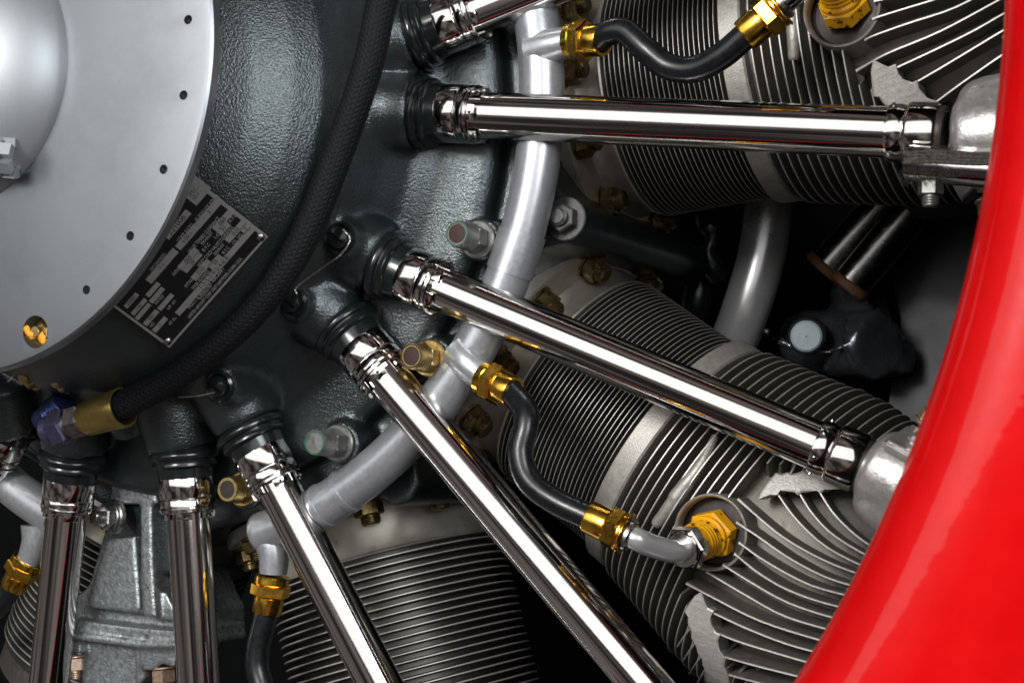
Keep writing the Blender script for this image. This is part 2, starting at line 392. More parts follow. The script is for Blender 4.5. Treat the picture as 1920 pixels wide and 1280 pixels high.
o = BP.part('rim_bolt', b, 'bronze_nut')
b = MB()
for i in range(11):
    u = i / 10; q = hit(50 + 32 * u, 617 + 19 * u + 5 * math.sin(7 * u), .0015 - .003 * u)
    b.lathe([(.0001, .0013), (.0013, .0008), (.0018 + .0005 * math.sin(5 * i), 0), (.0013, -.0010), (.0001, -.0013)], 10, orient(q, AX))
BP.part('paint_daub', b, 'orange_daub', o)

HB = Thing('propeller_hub', 'smooth grey rounded propeller hub at the upper left corner', 'hub', (0, 0, 0))
b = MB(); b.lathe([(.0624, -.004), (.0632, .0052), (.0615, .009), (.0575, .015), (.050, .0215), (.040, .0270), (.028, .0310), (.015, .0335), (.0003, .0345)], 128)
HB.part('hub_dome', b, 'hub_metal')
p = hit(-22, 292, .017); m = orient(p, Vector((1.0, -.08, -.40))); b = MB()
b.cyl(.0105, -.014, .0035, m, 32); b.cyl(.0092, .0035, .0085, m, 32)
for q in range(6):
    a = q * PI / 3 + .2; mm = m @ Matrix.Rotation(a, 4, 'Z'); b.box((.0068, 0, .0108), .0044, .0056, .0058, mm)
b.cyl(.0045, .0085, .0118, m, 18)
HB.part('castle_nut', b, 'hub_metal')

# ------------------------------------------------------------------ data plate
p2, p3, p1 = hit(502, 444, -.0635), hit(317.6, 652, -.0635), hit(361, 321, -.0335)
U = (p2 - p3); LU = U.length; U.normalize(); V = (p1 - p2); V = (V - U * V.dot(U)).normalized(); W = U.cross(V)
if W.z < 0: W = -W
PM = Matrix(((U.x, V.x, W.x, p3.x), (U.y, V.y, W.y, p3.y), (U.z, V.z, W.z, p3.z), (0, 0, 0, 1)))
LV = .050
DP = Thing('data_plate', 'black and silver engine data plate riveted to the crankcase nose', 'plate', (0, 0, 0), M @ PM)
b = MB(); b.box((LU / 2, LV / 2, -.0006), LU, LV, .0012); DP.part('plate_sheet', b, 'plate_silver')
b = MB(); b.box((LU / 2, LV / 2 - .0002, .00005), LU - .0030, LV - .0026, .0002); DP.part('black_field', b, 'plate_black')
def zuv(x, y):     # read off the photograph: position along the plate's long and short edge
    d = Vector(((200 + x / 3.656 - 960) * S, D, (640 - 310 - y / 3.656) * S))
    de = Vector((d.dot(E1), d.dot(E2), d.dot(A_))); ce = CAM - ORG; ce = Vector((ce.dot(E1), ce.dot(E2), ce.dot(A_)))
    o = PM.translation; n = PM.to_3x3() @ Vector((0, 0, 1)); t = (o - ce).dot(n) / de.dot(n); q = PM.inverted() @ (ce + de * t)
    return q.x, q.y
zs = LU / 1016.0
def field(x, y, ln, wd):
    u, v = zuv(x, y); b = MB(); b.box((u, v, .00021), ln * zs, wd * zs, .00018); DP.part('stamped_field', b, 'plate_silver')
def text(s, x, y, h, mat, center=False, ln=None):
    cu = bpy.data.curves.new('t', 'FONT'); cu.body = s; cu.size = h * zs * 1.35; cu.align_x = 'CENTER' if center else 'LEFT'; cu.align_y = 'CENTER'
    o = bpy.data.objects.new('t', cu); COL.objects.link(o); dg = bpy.context.evaluated_depsgraph_get()
    me = bpy.data.meshes.new_from_object(o.evaluated_get(dg)); bpy.data.objects.remove(o)
    u, v = zuv(x, y); xs = [q.co.x for q in me.vertices] or [0]
    k = 1 if not ln else ln * zs / max(max(xs) - min(xs), 1e-6)
    for q in me.vertices: q.co = (u + q.co.x * k, v + q.co.y, .00034 if center else .00022)
    me.name = 'lettering'; me.materials.clear(); put('lettering', me, mat, DP.o)
K, G = 'plate_black', 'print_dim'
for f in ((605, 168, 150, 140), (703, 320, 235, 46), (555, 490, 200, 44), (380, 688, 285, 46), (800, 375, 175, 42), (803, 432, 95, 38), (560, 640, 175, 40), (588, 664, 165, 36),
          (885, 450, 180, 40), (952, 432, 62, 42), (650, 715, 165, 42), (745, 660, 110, 38), (740, 728, 775, 38), (170, 925, 125, 30), (222, 968, 140, 28), (250, 1000, 140, 28),
          (318, 850, 120, 30), (345, 888, 130, 30), (405, 935, 140, 30), (305, 1042, 130, 32), (365, 1090, 130, 32), (485, 405, 230, 44)):
    field(*f)
for t in (('FAA', 558, 155, 26), ('SPEC.', 592, 178, 26), ('5E-1', 612, 208, 26), ('3', 703, 320, 28), ('6.00:1', 552, 492, 28), ('1:1', 378, 690, 28), ('.060', 790, 385, 30), ('31', 803, 432, 30),
          ('.060', 555, 646, 28), ('26', 588, 664, 28), ('.010', 882, 455, 28), ('1', 952, 432, 30), ('.010', 645, 722, 28), ('25', 745, 660, 28), ('1-3-5-7-9-2-4-6-8', 735, 735, 30), ('221006', 480, 408, 40), ('.500', 303, 1044, 24), ('11', 363, 1092, 24), ('1101', 222, 968, 22), ('A4583', 170, 925, 22)):
    text(t[0], t[1], t[2], t[3], K, True)
for t in (('M. ROD LOCATION', 612, 378, 24, 215), ('COMP. RATIO', 488, 520, 24, 150), ('VALVE TIMING CLEARANCE', 562, 598, 24, 310), ('EXHAUST', 652, 540, 22, 105), ('A.T.C', 842, 388, 22, 66), ('I.C', 742, 500, 22, 40),
          ('CAM GEAR RATIO', 300, 720, 20, 150), ('INTAKE', 456, 752, 22, 80), ('B.T.C', 660, 588, 22, 66), ('RESET COLD VALVE CLEARANCE', 628, 690, 22, 350), ('EXHAUST', 738, 612, 20, 95),
          ('CYL. NO.', 866, 540, 22, 90), ('INTAKE', 540, 832, 22, 80), ('SPARK ADVANCE', 588, 846, 22, 165), ('B.T.C', 796, 604, 20, 60),
          ('PRATT & WHITNEY AIRCRAFT', 562, 978, 26, 365), ('DIVISION OF', 640, 915, 12, 120), ('UNITED AIRCRAFT CORP. EAST HARTFORD, CONN. U.S.A.', 562, 1043, 22, 545), ('RATED', 335, 950, 20, 80), ('HP. AT', 420, 985, 20, 80), ('NO.', 300, 1105, 20, 40), ('AT S.L.', 430, 1090, 20, 70)):
    text(t[0], t[1], t[2], t[3], G, False, t[4])
for x, y in ((1055, 490), (418, 1203)):
    u, v = zuv(x, y); b = MB(); b.lathe([(.0021, 0), (.0020, .0006), (.0014, .0012), (.0002, .0014)], 20, Matrix.Translation((u, v, .0001))); DP.part('rivet', b, 'steel')

# ------------------------------------------------------------------ braided hose
HS = Thing('braided_hose', 'thick black braided hose curving round the crankcase nose to a brass end fitting', 'hose', hit(220, 765, -.08))
path = spline([hit(x, y, h) for x, y, h in ((745, -60, -.078), (718, 0, -.078), (688, 130, -.078), (640, 270, -.078), (590, 400, -.077), (538, 502, -.076), (468, 592, -.076), (385, 664, -.077), (300, 722, -.079), (215, 768, -.08))], 900)
def braid(a, L):
    ncol = 26; c = a / (2 * PI) * ncol; j = int(c); fx = c - j
    sgn = 1 if j % 2 else -1
    ph = (L / .0027 + sgn * (fx - .5) * .85) % 1.0
    strand = math.sin(PI * ph) ** .7
    return .00052 * strand * (0.55 + .45 * math.sin(PI * fx)) - .00025
b = MB(); b.tube(path, .0071, 120, disp=braid); HS.part('braid_sleeve', b, 'braid_fabric', sharp=False)
d = (hit(130, 795, -.08) - hit(225, 765, -.08)).normalized(); p = hit(232, 763, -.08); m = orient(p, d)
b = MB(); b.lathe([(.0093, 0), (.0102, 0), (.0104, .0006), (.0100, .006), (.0090, .024), (.0080, .0255), (.0003, .0256)], 40, m); b.lathe([(.0094, 0), (.0090, .004)], 40, m); HS.part('brass_ferrule', b, 'olive_brass')
b = MB(); b.hexa(.0092, .0256, .0345, m, rot=.3); b.cyl(.0070, .034, .0375, m, 24); HS.part('hex_collar', b, 'steel')
b = MB(); b.hexa(.0098, .037, .0465, m, rot=.5); b.cyl(.0078, .046, .052, m, 24); HS.part('swivel_nut', b, 'purple_anodised')
m2 = orient(hit(88, 785, -.092), hit(135, 745, -.09) - hit(90, 785, -.092)); b = MB(); b.cyl(.0072, -.004, .016, m2, 24)
for q in range(6): b.lathe([(.0074, .004 + q * .002), (.0079, .005 + q * .002), (.0074, .006 + q * .002)], 24, m2)
HS.part('elbow_stub', b, 'blue_anodised')

# ------------------------------------------------------------------ cylinders
def Rhead(rho):
    return .0735 + .2 * (rho - .3215) if rho < .385 else .0862 - 2.2 * (rho - .385) ** 2
def Ssurf(px, py, deg=32.8):
    h = -.175
    for _ in range(8):
        q = loc(deg, px, py, h); R = Rhead(q.x); h = HC + math.sqrt(max(R * R - q.y ** 2, (.25 * R) ** 2))
    return loc(deg, px, py, h)
PLUG = Vector((.3697, -.003, 0))
CB = Vector((.213, 0, HC))
RX = Matrix.Translation((0, 0, HC)) @ Matrix(((0, 0, 1, 0), (1, 0, 0, 0), (0, 1, 0, 0), (0, 0, 0, 1)))   # local Z -> cylinder axis; local angle 90deg faces front
def build_cylinder(label, deg, group, nf=23, pitch=.00272, fth=1.0, head=True, f0=.2415):
    T = Thing('engine_cylinder', label, 'cylinder', CB, rotframe(deg), group)
    b = MB(); b.lathe([(.058, .216), (.0585, f0 + pitch * nf), (.0635, f0 + .0025 + pitch * nf), (.0635, f0 + .016 + pitch * nf)], 96, RX); T.part('barrel', b, 'barrel_steel')
    # base flange, clipped where it meets its neighbours
    fl = []
    for i in range(72):
        a = 2 * PI * i / 72; y, z = .0835 * math.cos(a), .0835 * math.sin(a); y = max(-.0735, min(.0735, y)); fl.append((y, z))
    b = MB(); bot = [Vector((.2135, y * .985, HC + z * .985)) for y, z in fl]; mid = [Vector((.2145, y, HC + z)) for y, z in fl]; top = [Vector((.2205, y, HC + z)) for y, z in fl]; t2 = [Vector((.2212, y * .985, HC + z * .985)) for y, z in fl]
    for lo, hi in ((bot, mid), (mid, top), (top, t2)):
        b.add(lo + hi, [(i, (i + 1) % 72, 72 + (i + 1) % 72, 72 + i) for i in range(72)], False)
    ring = [Vector((.2212, .0668 * math.cos(2 * PI * i / 72), HC + .0668 * math.sin(2 * PI * i / 72))) for i in range(72)]
    b.add(t2 + ring, [(i, (i + 1) % 72, 72 + (i + 1) % 72, 72 + i) for i in range(72)], False)
    o = T.part('base_flange', b, 'flange_metal')
    b = MB(); b.lathe([(.072, .2212), (.0685, .2216), (.0655, .2230), (.0640, .2260), (.0632, f0 - .0085), (.0640, f0 - .0050), (.0660, f0 - .0041), (.0655, f0 - .0031), (.058, f0 - .0031)], 96, RX); T.part('barrel_skirt', b, 'flange_metal')
    for i in range(12):
        a = i * PI / 6 + PI / 2
        if abs(math.cos(a)) > .97: continue
        hexset(T, 'flange_nut', Vector((.2212, .0742 * math.cos(a) * .98, HC + .0742 * math.sin(a))), Vector((1, 0, 0)), .0080, .0072, 'dark_bronze', .0084, (.0050, .0050), rot=random.random())
    fin = MB(); fin.lathe([(.0575, -.0006 * fth), (.0667, -.00026 * fth), (.0670, -.00014 * fth), (.0670, .00014 * fth), (.0667, .00026 * fth), (.0575, .0006 * fth)], 96, RX)
    fm = fin.mesh('barrel_fin', Vector((0, 0, HC))); auto_sharp(fm, 50)
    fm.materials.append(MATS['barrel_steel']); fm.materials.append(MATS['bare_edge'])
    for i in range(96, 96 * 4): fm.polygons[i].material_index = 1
    for i in range(nf):
        f = put('barrel_fin', fm, 'barrel_steel', T.o); f.location = (f0 + pitch * i - CB.x, 0, 0)
    if not head: return T
    b = MB(); b.lathe([(.060, .3045), (.0695, .3045), (.0708, .3052), (.0712, .3155), (.0704, .3166), (.058, .3166)], 96, RX); T.part('head_collar', b, 'cast_aluminium')
    b = MB(); pr = [(Rhead(.318) - .016, .316)] + [(Rhead(x) - .0155, x) for x in (.33, .345, .36, .375, .39, .405, .42, .435)] + [(.052, .45), (.03, .462), (.0005, .466)]
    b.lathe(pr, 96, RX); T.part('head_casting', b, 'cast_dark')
    # circumferential head fins
    for i in range(25):
        rho = .3215 + .00505 * i; R = Rhead(rho); th = .00048
        segs = []
        if i <= 9:
            gap = 0; dd = .0187 ** 2 - (rho - PLUG.x) ** 2
            if dd > 0: gap = math.sqrt(dd) / R
            segs = [(0, 2 * PI)] if gap == 0 else [(PI / 2 + gap - PLUG.y / R, PI / 2 + 2 * PI - gap - PLUG.y / R)]
        else:
            g0 = math.radians(27 + 2.2 * (i - 10)); R = max(R, .0845); segs = [(PI / 2 + g0, PI / 2 + 2 * PI - g0)]
        for a0, a1 in segs:
            b = MB(); n = max(24, int(96 * (a1 - a0) / (2 * PI)))
            ri = R - .0165
            b.lathe([(ri, rho - .0011), (R - .0005, rho - th), (R, rho - th * .6), (R, rho + th * .6), (R - .0005, rho + th), (ri, rho + .0011)], n, RX, True, a0, a1)
            if a1 - a0 < 6.28:
                for aa in (a0, a1):
                    q = [(ri, rho - .0011), (R, rho - th), (R, rho + th), (ri, rho + .0011)]
                    b.add([(r * math.cos(aa), r * math.sin(aa), z) for r, z in q], [(0, 1, 2, 3)], False, RX)
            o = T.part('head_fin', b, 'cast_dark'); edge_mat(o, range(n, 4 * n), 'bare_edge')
    return T
def finish_head(T):
    # spark plug boss
    z0 = Rhead(PLUG.x); m = Matrix.Translation((PLUG.x, PLUG.y, HC))
    b = MB(); b.lathe([(.0192, z0 - .018), (.0186, z0 - .003), (.0182, z0 + .0008), (.0176, z0 + .0012), (.0170, z0 + .0006), (.0167, z0 - .0006), (.0164, z0 - .009), (.0135, z0 - .0105), (.011, z0 - .0108)], 48, m)
    o = T.part('plug_boss', b, 'cast_aluminium')
    b = MB(); b.lathe([(.0163, z0 - .0060), (.0162, z0 - .0080), (.0150, z0 - .0088), (.0112, z0 - .0084), (.0002, z0 - .0084)], 40, m); T.part('plug_seat', b, 'soot', o)
    # ribs running outward from the boss (traced on the second cylinder)
    ribs = [[(1536, 921), (1562, 961), (1600, 999), (1641, 1027), (1700, 1050)], [(1497, 921), (1522, 961), (1562, 1002), (1628, 1042), (1690, 1066)], [(1459, 927), (1491, 971), (1544, 1021), (1612, 1058), (1680, 1083)],
            [(1383, 935), (1431, 977), (1475, 1011), (1537, 1046), (1600, 1072), (1670, 1092)], [(1390, 985), (1425, 1008), (1475, 1043), (1540, 1078), (1600, 1098), (1660, 1110)],
            [(1394, 1023), (1426, 1046), (1485, 1080), (1539, 1103), (1640, 1128)], [(1386, 1045), (1420, 1072), (1470, 1102), (1539, 1128), (1630, 1150)], [(1367, 1066), (1411, 1093), (1470, 1126), (1539, 1151), (1620, 1172)],
            [(1340, 1081), (1396, 1114), (1465, 1152), (1536, 1175), (1610, 1194)], [(1286, 1093), (1337, 1120), (1426, 1164), (1536, 1199), (1600, 1214)],
            [(1332, 1146), (1396, 1176), (1470, 1205), (1530, 1222), (1600, 1240)], [(1346, 1187), (1396, 1206), (1521, 1243), (1600, 1262)], [(1355, 1230), (1411, 1246), (1506, 1270), (1580, 1290)], [(1364, 1264), (1420, 1279), (1500, 1299), (1570, 1318)],
            [(1481, 889), (1490, 872), (1499, 852)], [(1503, 886), (1510, 872), (1519, 856)],
            [(1295, 1176), (1281, 1194), (1269, 1212)], [(1304, 1203), (1291, 1221), (1280, 1238)], [(1316, 1227), (1303, 1245), (1292, 1262)], [(1322, 1253), (1314, 1267), (1307, 1280)]]
    for k, r in enumerate(ribs):
        if k not in (3, 9): r = [(r[0][0] - (r[1][0] - r[0][0]) * .28, r[0][1] - (r[1][1] - r[0][1]) * .28)] + r
        P = [Ssurf(*q) for q in r]; P = spline(P, 16); b = MB(); n = len(P); vs = []
        for i, q in enumerate(P):
            t = P[min(i + 1, n - 1)] - P[max(i - 1, 0)]; s_ = Vector((-t.y, t.x, 0)).normalized()
            q2 = Vector((q.x, q.y, q.z)); flare = 1.15 + .7 * max(0, 1 - i / 2.2)
            inw = Vector((0, -.25 * q.y / .08, -1)).normalized()
            for wdt, dp in ((.0010, .0165), (.00048 * flare, .0006), (.00028 * flare, 0), (-.00028 * flare, 0), (-.00048 * flare, .0006), (-.0010, .0165)):
                vs.append(q2 + s_ * wdt + inw * dp)
        fs = [(i * 6 + j, i * 6 + j + 1, (i + 1) * 6 + j + 1, (i + 1) * 6 + j) for i in range(n - 1) for j in range(5)]
        fs += [(0, 1, 2, 3, 4, 5), tuple((n - 1) * 6 + j for j in range(6))]
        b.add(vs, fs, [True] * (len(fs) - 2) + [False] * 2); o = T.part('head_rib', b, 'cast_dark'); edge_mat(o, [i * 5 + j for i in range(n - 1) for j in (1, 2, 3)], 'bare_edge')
    webs = [[(1316, 1112), (1322, 1130), (1327, 1141), (1338, 1147), (1333, 1158), (1334, 1172), (1342, 1186), (1350, 1190), (1345, 1200), (1347, 1216), (1358, 1231), (1356, 1244), (1364, 1262), (1368, 1284), (1372, 1320), (1334, 1320), (1326, 1275), (1325, 1258), (1319, 1244), (1318, 1232), (1311, 1222), (1309, 1208), (1301, 1196), (1299, 1182), (1293, 1170), (1293, 1156), (1287, 1148), (1296, 1132), (1304, 1120)],
            [(1425, 935), (1434, 918), (1444, 905), (1459, 888), (1470, 892), (1479, 888), (1486, 892), (1498, 890), (1505, 885), (1513, 889), (1528, 888), (1544, 889), (1562, 897), (1600, 905), (1600, 914), (1560, 917), (1541, 917), (1536, 922), (1531, 918), (1502, 919), (1497, 924), (1492, 919), (1465, 918), (1459, 927), (1447, 926), (1436, 930)]]
    for wpoly in webs:
        P = [Ssurf(*q) for q in wpoly]; b = MB(); n = len(P)
        top = [q + Vector((0, 0, .0014)) for q in P]; cen = sum(P, Vector()) / n
        rim = [q + Vector((0, 0, .0004)) + (q - cen).normalized() * .0011 for q in P]; bot = [q + Vector((0, 0, -.014)) + (q - cen).normalized() * .001 for q in P]
        b.add(top, [tuple(range(n))], False); b.add(rim + top, [(i, (i + 1) % n, n + (i + 1) % n, n + i) for i in range(n)], True)
        b.add(bot + rim, [(i, (i + 1) % n, n + (i + 1) % n, n + i) for i in range(n)], False)
        me = b.mesh('rib_web', T.base); bm = bmesh.new(); bm.from_mesh(me); bmesh.ops.remove_doubles(bm, verts=bm.verts, dist=1e-6); bmesh.ops.recalc_face_normals(bm, faces=bm.faces)
        bmesh.ops.triangulate(bm, faces=[f for f in bm.faces if len(f.verts) > 4]); bm.to_mesh(me); bm.free(); auto_sharp(me, 35)
        put('rib_web', me, 'web_metal', T.o)
    # rough cast lump beside the boss
    b = MB(); b.tube(spline([Ssurf(1262, 935) , Ssurf(1285, 905), Ssurf(1312, 868), Ssurf(1340, 815)], 14), lambda u: .0042 - .002 * u, 12)
    b.tube(spline([Ssurf(1225, 985), Ssurf(1252, 950), Ssurf(1285, 905)], 10), lambda u: .003 + .001 * u, 12)
    me = remeshed(b, 'cast_lump', T.base + Vector((0, 0, .0022)), .0011, 6); T.part('cast_lump', me, 'cast_aluminium')
    # rocker boxes, one each side
    for sg in (1, -1):
        hz = -.170 if sg > 0 else -.151
        b = MB(); d = Vector((1, sg * .10, .04)).normalized(); p = Vector((.4175 if sg > 0 else .4215, sg * (.0690 if sg > 0 else .0795), hz)); m = orient(p, d, (0, 0, 1))
        prof = [(.0003, -.003), (.0125, -.003), (.0150, -.002), (.0180, .001), (.0186, .006), (.0190, .014), (.0190, .03), (.0187, .06), (.017, .075), (.0003, .08)]
        b.lathe(prof, 40, m); b.lathe([(.0003, 0), (.012, .0), (.0155, .004), (.0172, .010), (.018, .02), (.018, .07), (.0003, .074)], 40, Matrix.Translation((0, -sg * .009, -.004)) @ m)
        me = remeshed(b, 'rocker_box', T.base, .0014, 6); o = T.part('rocker_box', me, 'bright_cast')
        b = MB(); q = p + d * .034 + Vector((0, sg * .0165, .006))
        mm = orient(q, d, (0, sg * 1.0, .35)); b.box((0, 0, 0), .030, .0058, .066, mm); b.box((.0, .0065, .004), .022, .0045, .058, mm); b.box((.006, -.006, .006), .01, .004, .045, mm)
        me = b.mesh('rocker_cover', T.base); bm = bmesh.new(); bm.from_mesh(me); bmesh.ops.bevel(bm, geom=list(bm.edges), offset=.0018, segments=3, affect='EDGES'); bm.to_mesh(me); bm.free(); auto_sharp(me, 40)
        o = T.part('rocker_cover', me, 'bright_cast')
        hexset(T, 'cover_bolt', p + d * .006 + Vector((0, sg * .026, -.014)), Vector((0, sg, .15)), .0056, .0052, 'copper_nut', .0066)
CYL_G = 'finned engine cylinders round the crankcase'
cylB = build_cylinder('finned cylinder in the centre right with orange spark plug, below the slanting second pushrod tube', THETA[1], CYL_G)
cylC = build_cylinder('dark finned cylinder at the bottom centre with smooth bright metal skirt under two bronze nuts', THETA[2], CYL_G, 20, .0044, 1.9, False, .2525)
cylC.o.matrix_basis = rotframe(71.6) @ Matrix.Translation(CB) @ Matrix.Diagonal((1, 1.05, 1.05, 1))
plainD = copy_tree(cylC.o); plainD.matrix_basis = rotframe(THETA[3]) @ Matrix.Translation(CB)
plainD['label'] = 'dark finned cylinder at the bottom left corner behind the leftmost chrome tubes'
finish_head(cylB)
cylA = copy_tree(cylB.o); cylA.matrix_basis = rotframe(THETA[0]) @ Matrix.Translation(CB)
cylA['label'] = 'finned cylinder at the upper right crossed by the near horizontal chrome tube'

# ------------------------------------------------------------------ spark plugs
def spark_plug(label, deg, tilt):
    z0 = HC + Rhead(PLUG.x); fr = rotframe(deg); base = Vector((PLUG.x, PLUG.y, z0 - .009))
    T = Thing('spark_plug', label, 'spark plug', base, fr, 'orange spark plugs screwed into the cylinder heads')
    d = Vector((-.02, tilt, 1)).normalized(); m = orient(base, d, (1, 0, 0)); b = MB(); b.hexa(.0122, .0004, .0085, m, .1, .3); b.cyl(.0102, .008, .0115, m, 32, .1); b.cyl(.0088, .011, .0255, m, 32, .06)
    for q in range(4): b.lathe([(.0089, .012 + q * .0024), (.0093, .0130 + q * .0024), (.0089, .0138 + q * .0024)], 32, m)
    T.part('plug_body', b, 'orange_enamel')
    b = MB(); b.hexa(.0106, .0250, .0320, m, .1, .1); b.cyl(.0088, .0315, .0335, m, 28); T.part('terminal_nut', b, 'chrome_worn')
    return T, base + d * .033, d
spB, endB, dpl = spark_plug('orange spark plug in its round recess in the centre right cylinder head', THETA[1], -.30)
spA, endA, dplA = spark_plug('orange spark plug cut by the top edge of the photo', THETA[0], .62)

# ------------------------------------------------------------------ pushrod tubes
pp, pe = pol(.181, 6.9, -.133), pol(.423, 10.0, -.160); LT = (pe - pp).length
PRG = 'chrome pushrod tubes radiating from the crankcase'
def build_pushrod():
    T = Thing('pushrod_tube', 'x', 'tube', (0, 0, 0), M, PRG); I = Matrix()
    b = MB(); b.lathe([(.010, -.020), (.0172, -.0135), (.0184, -.0125), (.0188, -.0108), (.0182, -.0094), (.0168, -.0088), (.0166, -.0080), (.0172, -.0068), (.0172, -.0055), (.0162, -.0045), (.0150, -.0042), (.0148, -.003), (.0146, .001), (.012, .001)], 56, I)
    T.part('rubber_gland', b, 'seal_rubber')
    b = MB(); b.lathe([(.0118, -.0004), (.0141, -.0004), (.0144, .0002), (.0144, .0108), (.0142, .0112), (.0139, .0114), (.0139, .0119), (.0141, .0121), (.0143, .0124), (.0143, .0160), (.0139, .0164), (.011, .0164)], 56, I)
    g = T.part('gland_nut', b, 'chrome')
    b = MB(); b.lathe([(.0110, .0164), (.0139, .0166), (.0145, .0172), (.0145, .0186), (.0139, .0192), (.0112, .0192)], 56, I); T.part('lock_ring', b, 'chrome_worn', g)
    for q in range(6):
        a0 = q * PI / 3 + .25; b = MB(); b.lathe([(.0124, .019), (.0140, .019), (.0140, .0220), (.0136, .0226), (.0124, .0226), (.0122, .019)], 7, I, True, a0, a0 + .55)
        for aa in (a0, a0 + .55):
            b.add([(r * math.cos(aa), r * math.sin(aa), z) for r, z in ((.0123, .019), (.0140, .019), (.0140, .0220), (.0136, .0226), (.0124, .0226))], [(0, 1, 2, 3, 4)], False)
        lug = T.part('lock_lug', b, 'chrome', g)
        am = a0 + .275; b = MB(); b.cyl(.0007, 0, .0004, Matrix.Rotation(am, 4, 'Z') @ Matrix.Translation((.01385, 0, .0208)) @ Matrix.Rotation(PI / 2, 4, 'Y'), 12); T.part('lug_hole', b, 'black_void', g)
    b = MB(); b.lathe([(.0112, .012), (.0113, .025), (.0113, LT - .019), (.0113, LT - .01)], 72, I); T.part('tube_body', b, 'chrome')
    b = MB(); b.lathe([(.0112, LT - .026), (.0124, LT - .0255), (.0127, LT - .0245), (.0127, LT - .020), (.0123, LT - .0192), (.0123, LT - .0180), (.0134, LT - .0172), (.0138, LT - .0162), (.0138, LT - .0055), (.0134, LT - .0045), (.0112, LT - .004)], 56, I); c = T.part('end_collar', b, 'chrome')
    for q in range(6):
        b = MB(); b.cyl(.0009, -.0003, .0009, Matrix.Rotation(q * PI / 3 + .4, 4, 'Z') @ Matrix.Translation((.0125, 0, LT - .0235)) @ Matrix.Rotation(PI / 2, 4, 'Y'), 10); T.part('rivet', b, 'chrome', c)
    b = MB(); b.lathe([(.0126, LT - .0042), (.0128, LT - .003), (.0124, LT - .0015), (.010, LT - .001)], 40, I); T.part('end_seal', b, 'soot')
    return T
proto = build_pushrod(); first = True
names = {(0, -1): 'chrome pushrod tube entering at the top edge above the near horizontal tube', (0, 1): 'near horizontal chrome pushrod tube crossing the upper right cylinder to the red cowl',
         (1, -1): 'slanting chrome pushrod tube ending in a silver rocker box at the red cowl, centre right', (1, 1): 'longest steep diagonal chrome pushrod tube running to the bottom edge right of centre',
         (2, -1): 'chrome pushrod tube leaning right at the bottom, just right of the curved harness pipe end', (2, 1): 'upright chrome pushrod tube just right of the grey sump casting',
         (3, -1): 'upright chrome pushrod tube just left of the grey sump casting', (3, 1): 'dark chrome pushrod tube cut by the left edge, leaning left'}
for (k, sg), lab in names.items():
    o = proto.o if first else copy_tree(proto.o); first = False
    a_ = pol(*PORTS[(k, sg)], -.133); b_ = pol(.4265, THETA[k] + 10.6, -.150) if sg > 0 else pol(.4195, THETA[k] - 9.1 - (.9 if k == 2 else 0), -.169)
    o.matrix_basis = M @ orient(a_, b_ - a_) @ Matrix.Rotation(random.choice([.1, .5, .8, .3]), 4, 'Z') @ Matrix.Diagonal((1, 1, 1.06 if (k, sg) == (1, 1) else 1, 1)); o['label'] = lab

# ------------------------------------------------------------------ ignition harness manifold
HR, HH = .2268, -.148
def arc(a0, a1, n, r=HR, h=HH): return [pol(r, a0 + (a1 - a0) * i / n, h) for i in range(n + 1)]
def stub(T, P, r0, r1, name='outlet_stub'):
    b = MB(); b.tube(spline(P, 14), lambda u: r0 + (r1 - r0) * u, 28)
    return T.part(name, b, 'harness_paint')
HM = Thing('ignition_harness_manifold', 'satin silver curved harness pipe arching down the middle over the cylinder bases', 'pipe', pol(HR, 30, HH))
b = MB(); b.tube(arc(-40, 71.5, 90), .0112, 40); b.tube(spline([pol(HR, 71.3, HH), pol(HR + .0004, 72.3, HH), pol(HR + .0006, 73.0, HH)], 6), lambda u: .0112 - .0045 * u * u * u, 40)
HM.part('pipe_body', b, 'harness_paint')
for a0, a1 in ((15.6, 20.8), (57.2, 57.9), (61.2, 61.7)):
    b = MB(); P = arc(a0, a1, 8); b.tube(P, .01195, 40); HM.part('sleeve', b, 'harness_paint')
s0 = pol(HR, -7.4, HH)
outA = [pol(HR - .002, -7.2, HH + .002), pol(HR + .008, -7.2, HH + .004), pol(HR + .020, -7.2, HH + .005)]
stub(HM, outA, .0102, .0072)
outB = [pol(HR - .003, 32.6, HH + .003), pol(HR + .006, 32.9, HH + .006), pol(HR + .017, 33.2, HH + .006)]
stub(HM, outB, .0105, .0070)
outC = [hit(494, 985, HH), hit(508, 1015, HH), hit(514, 1040, HH), hit(512, 1075, HH)]
stub(HM, outC, .0098, .0072)
HL = Thing('ignition_harness_manifold', 'satin silver harness pipe at the lower left edge behind the leftmost chrome tubes', 'pipe', pol(HR, 118, HH))
b = MB(); b.tube(arc(108.5, 150, 40), .0112, 40); HL.part('pipe_body', b, 'harness_paint')
outD = [hit(72, 985, HH), hit(70, 1010, HH), hit(62, 1035, HH), hit(52, 1055, HH)]
stub(HL, outD, .0098, .0068)

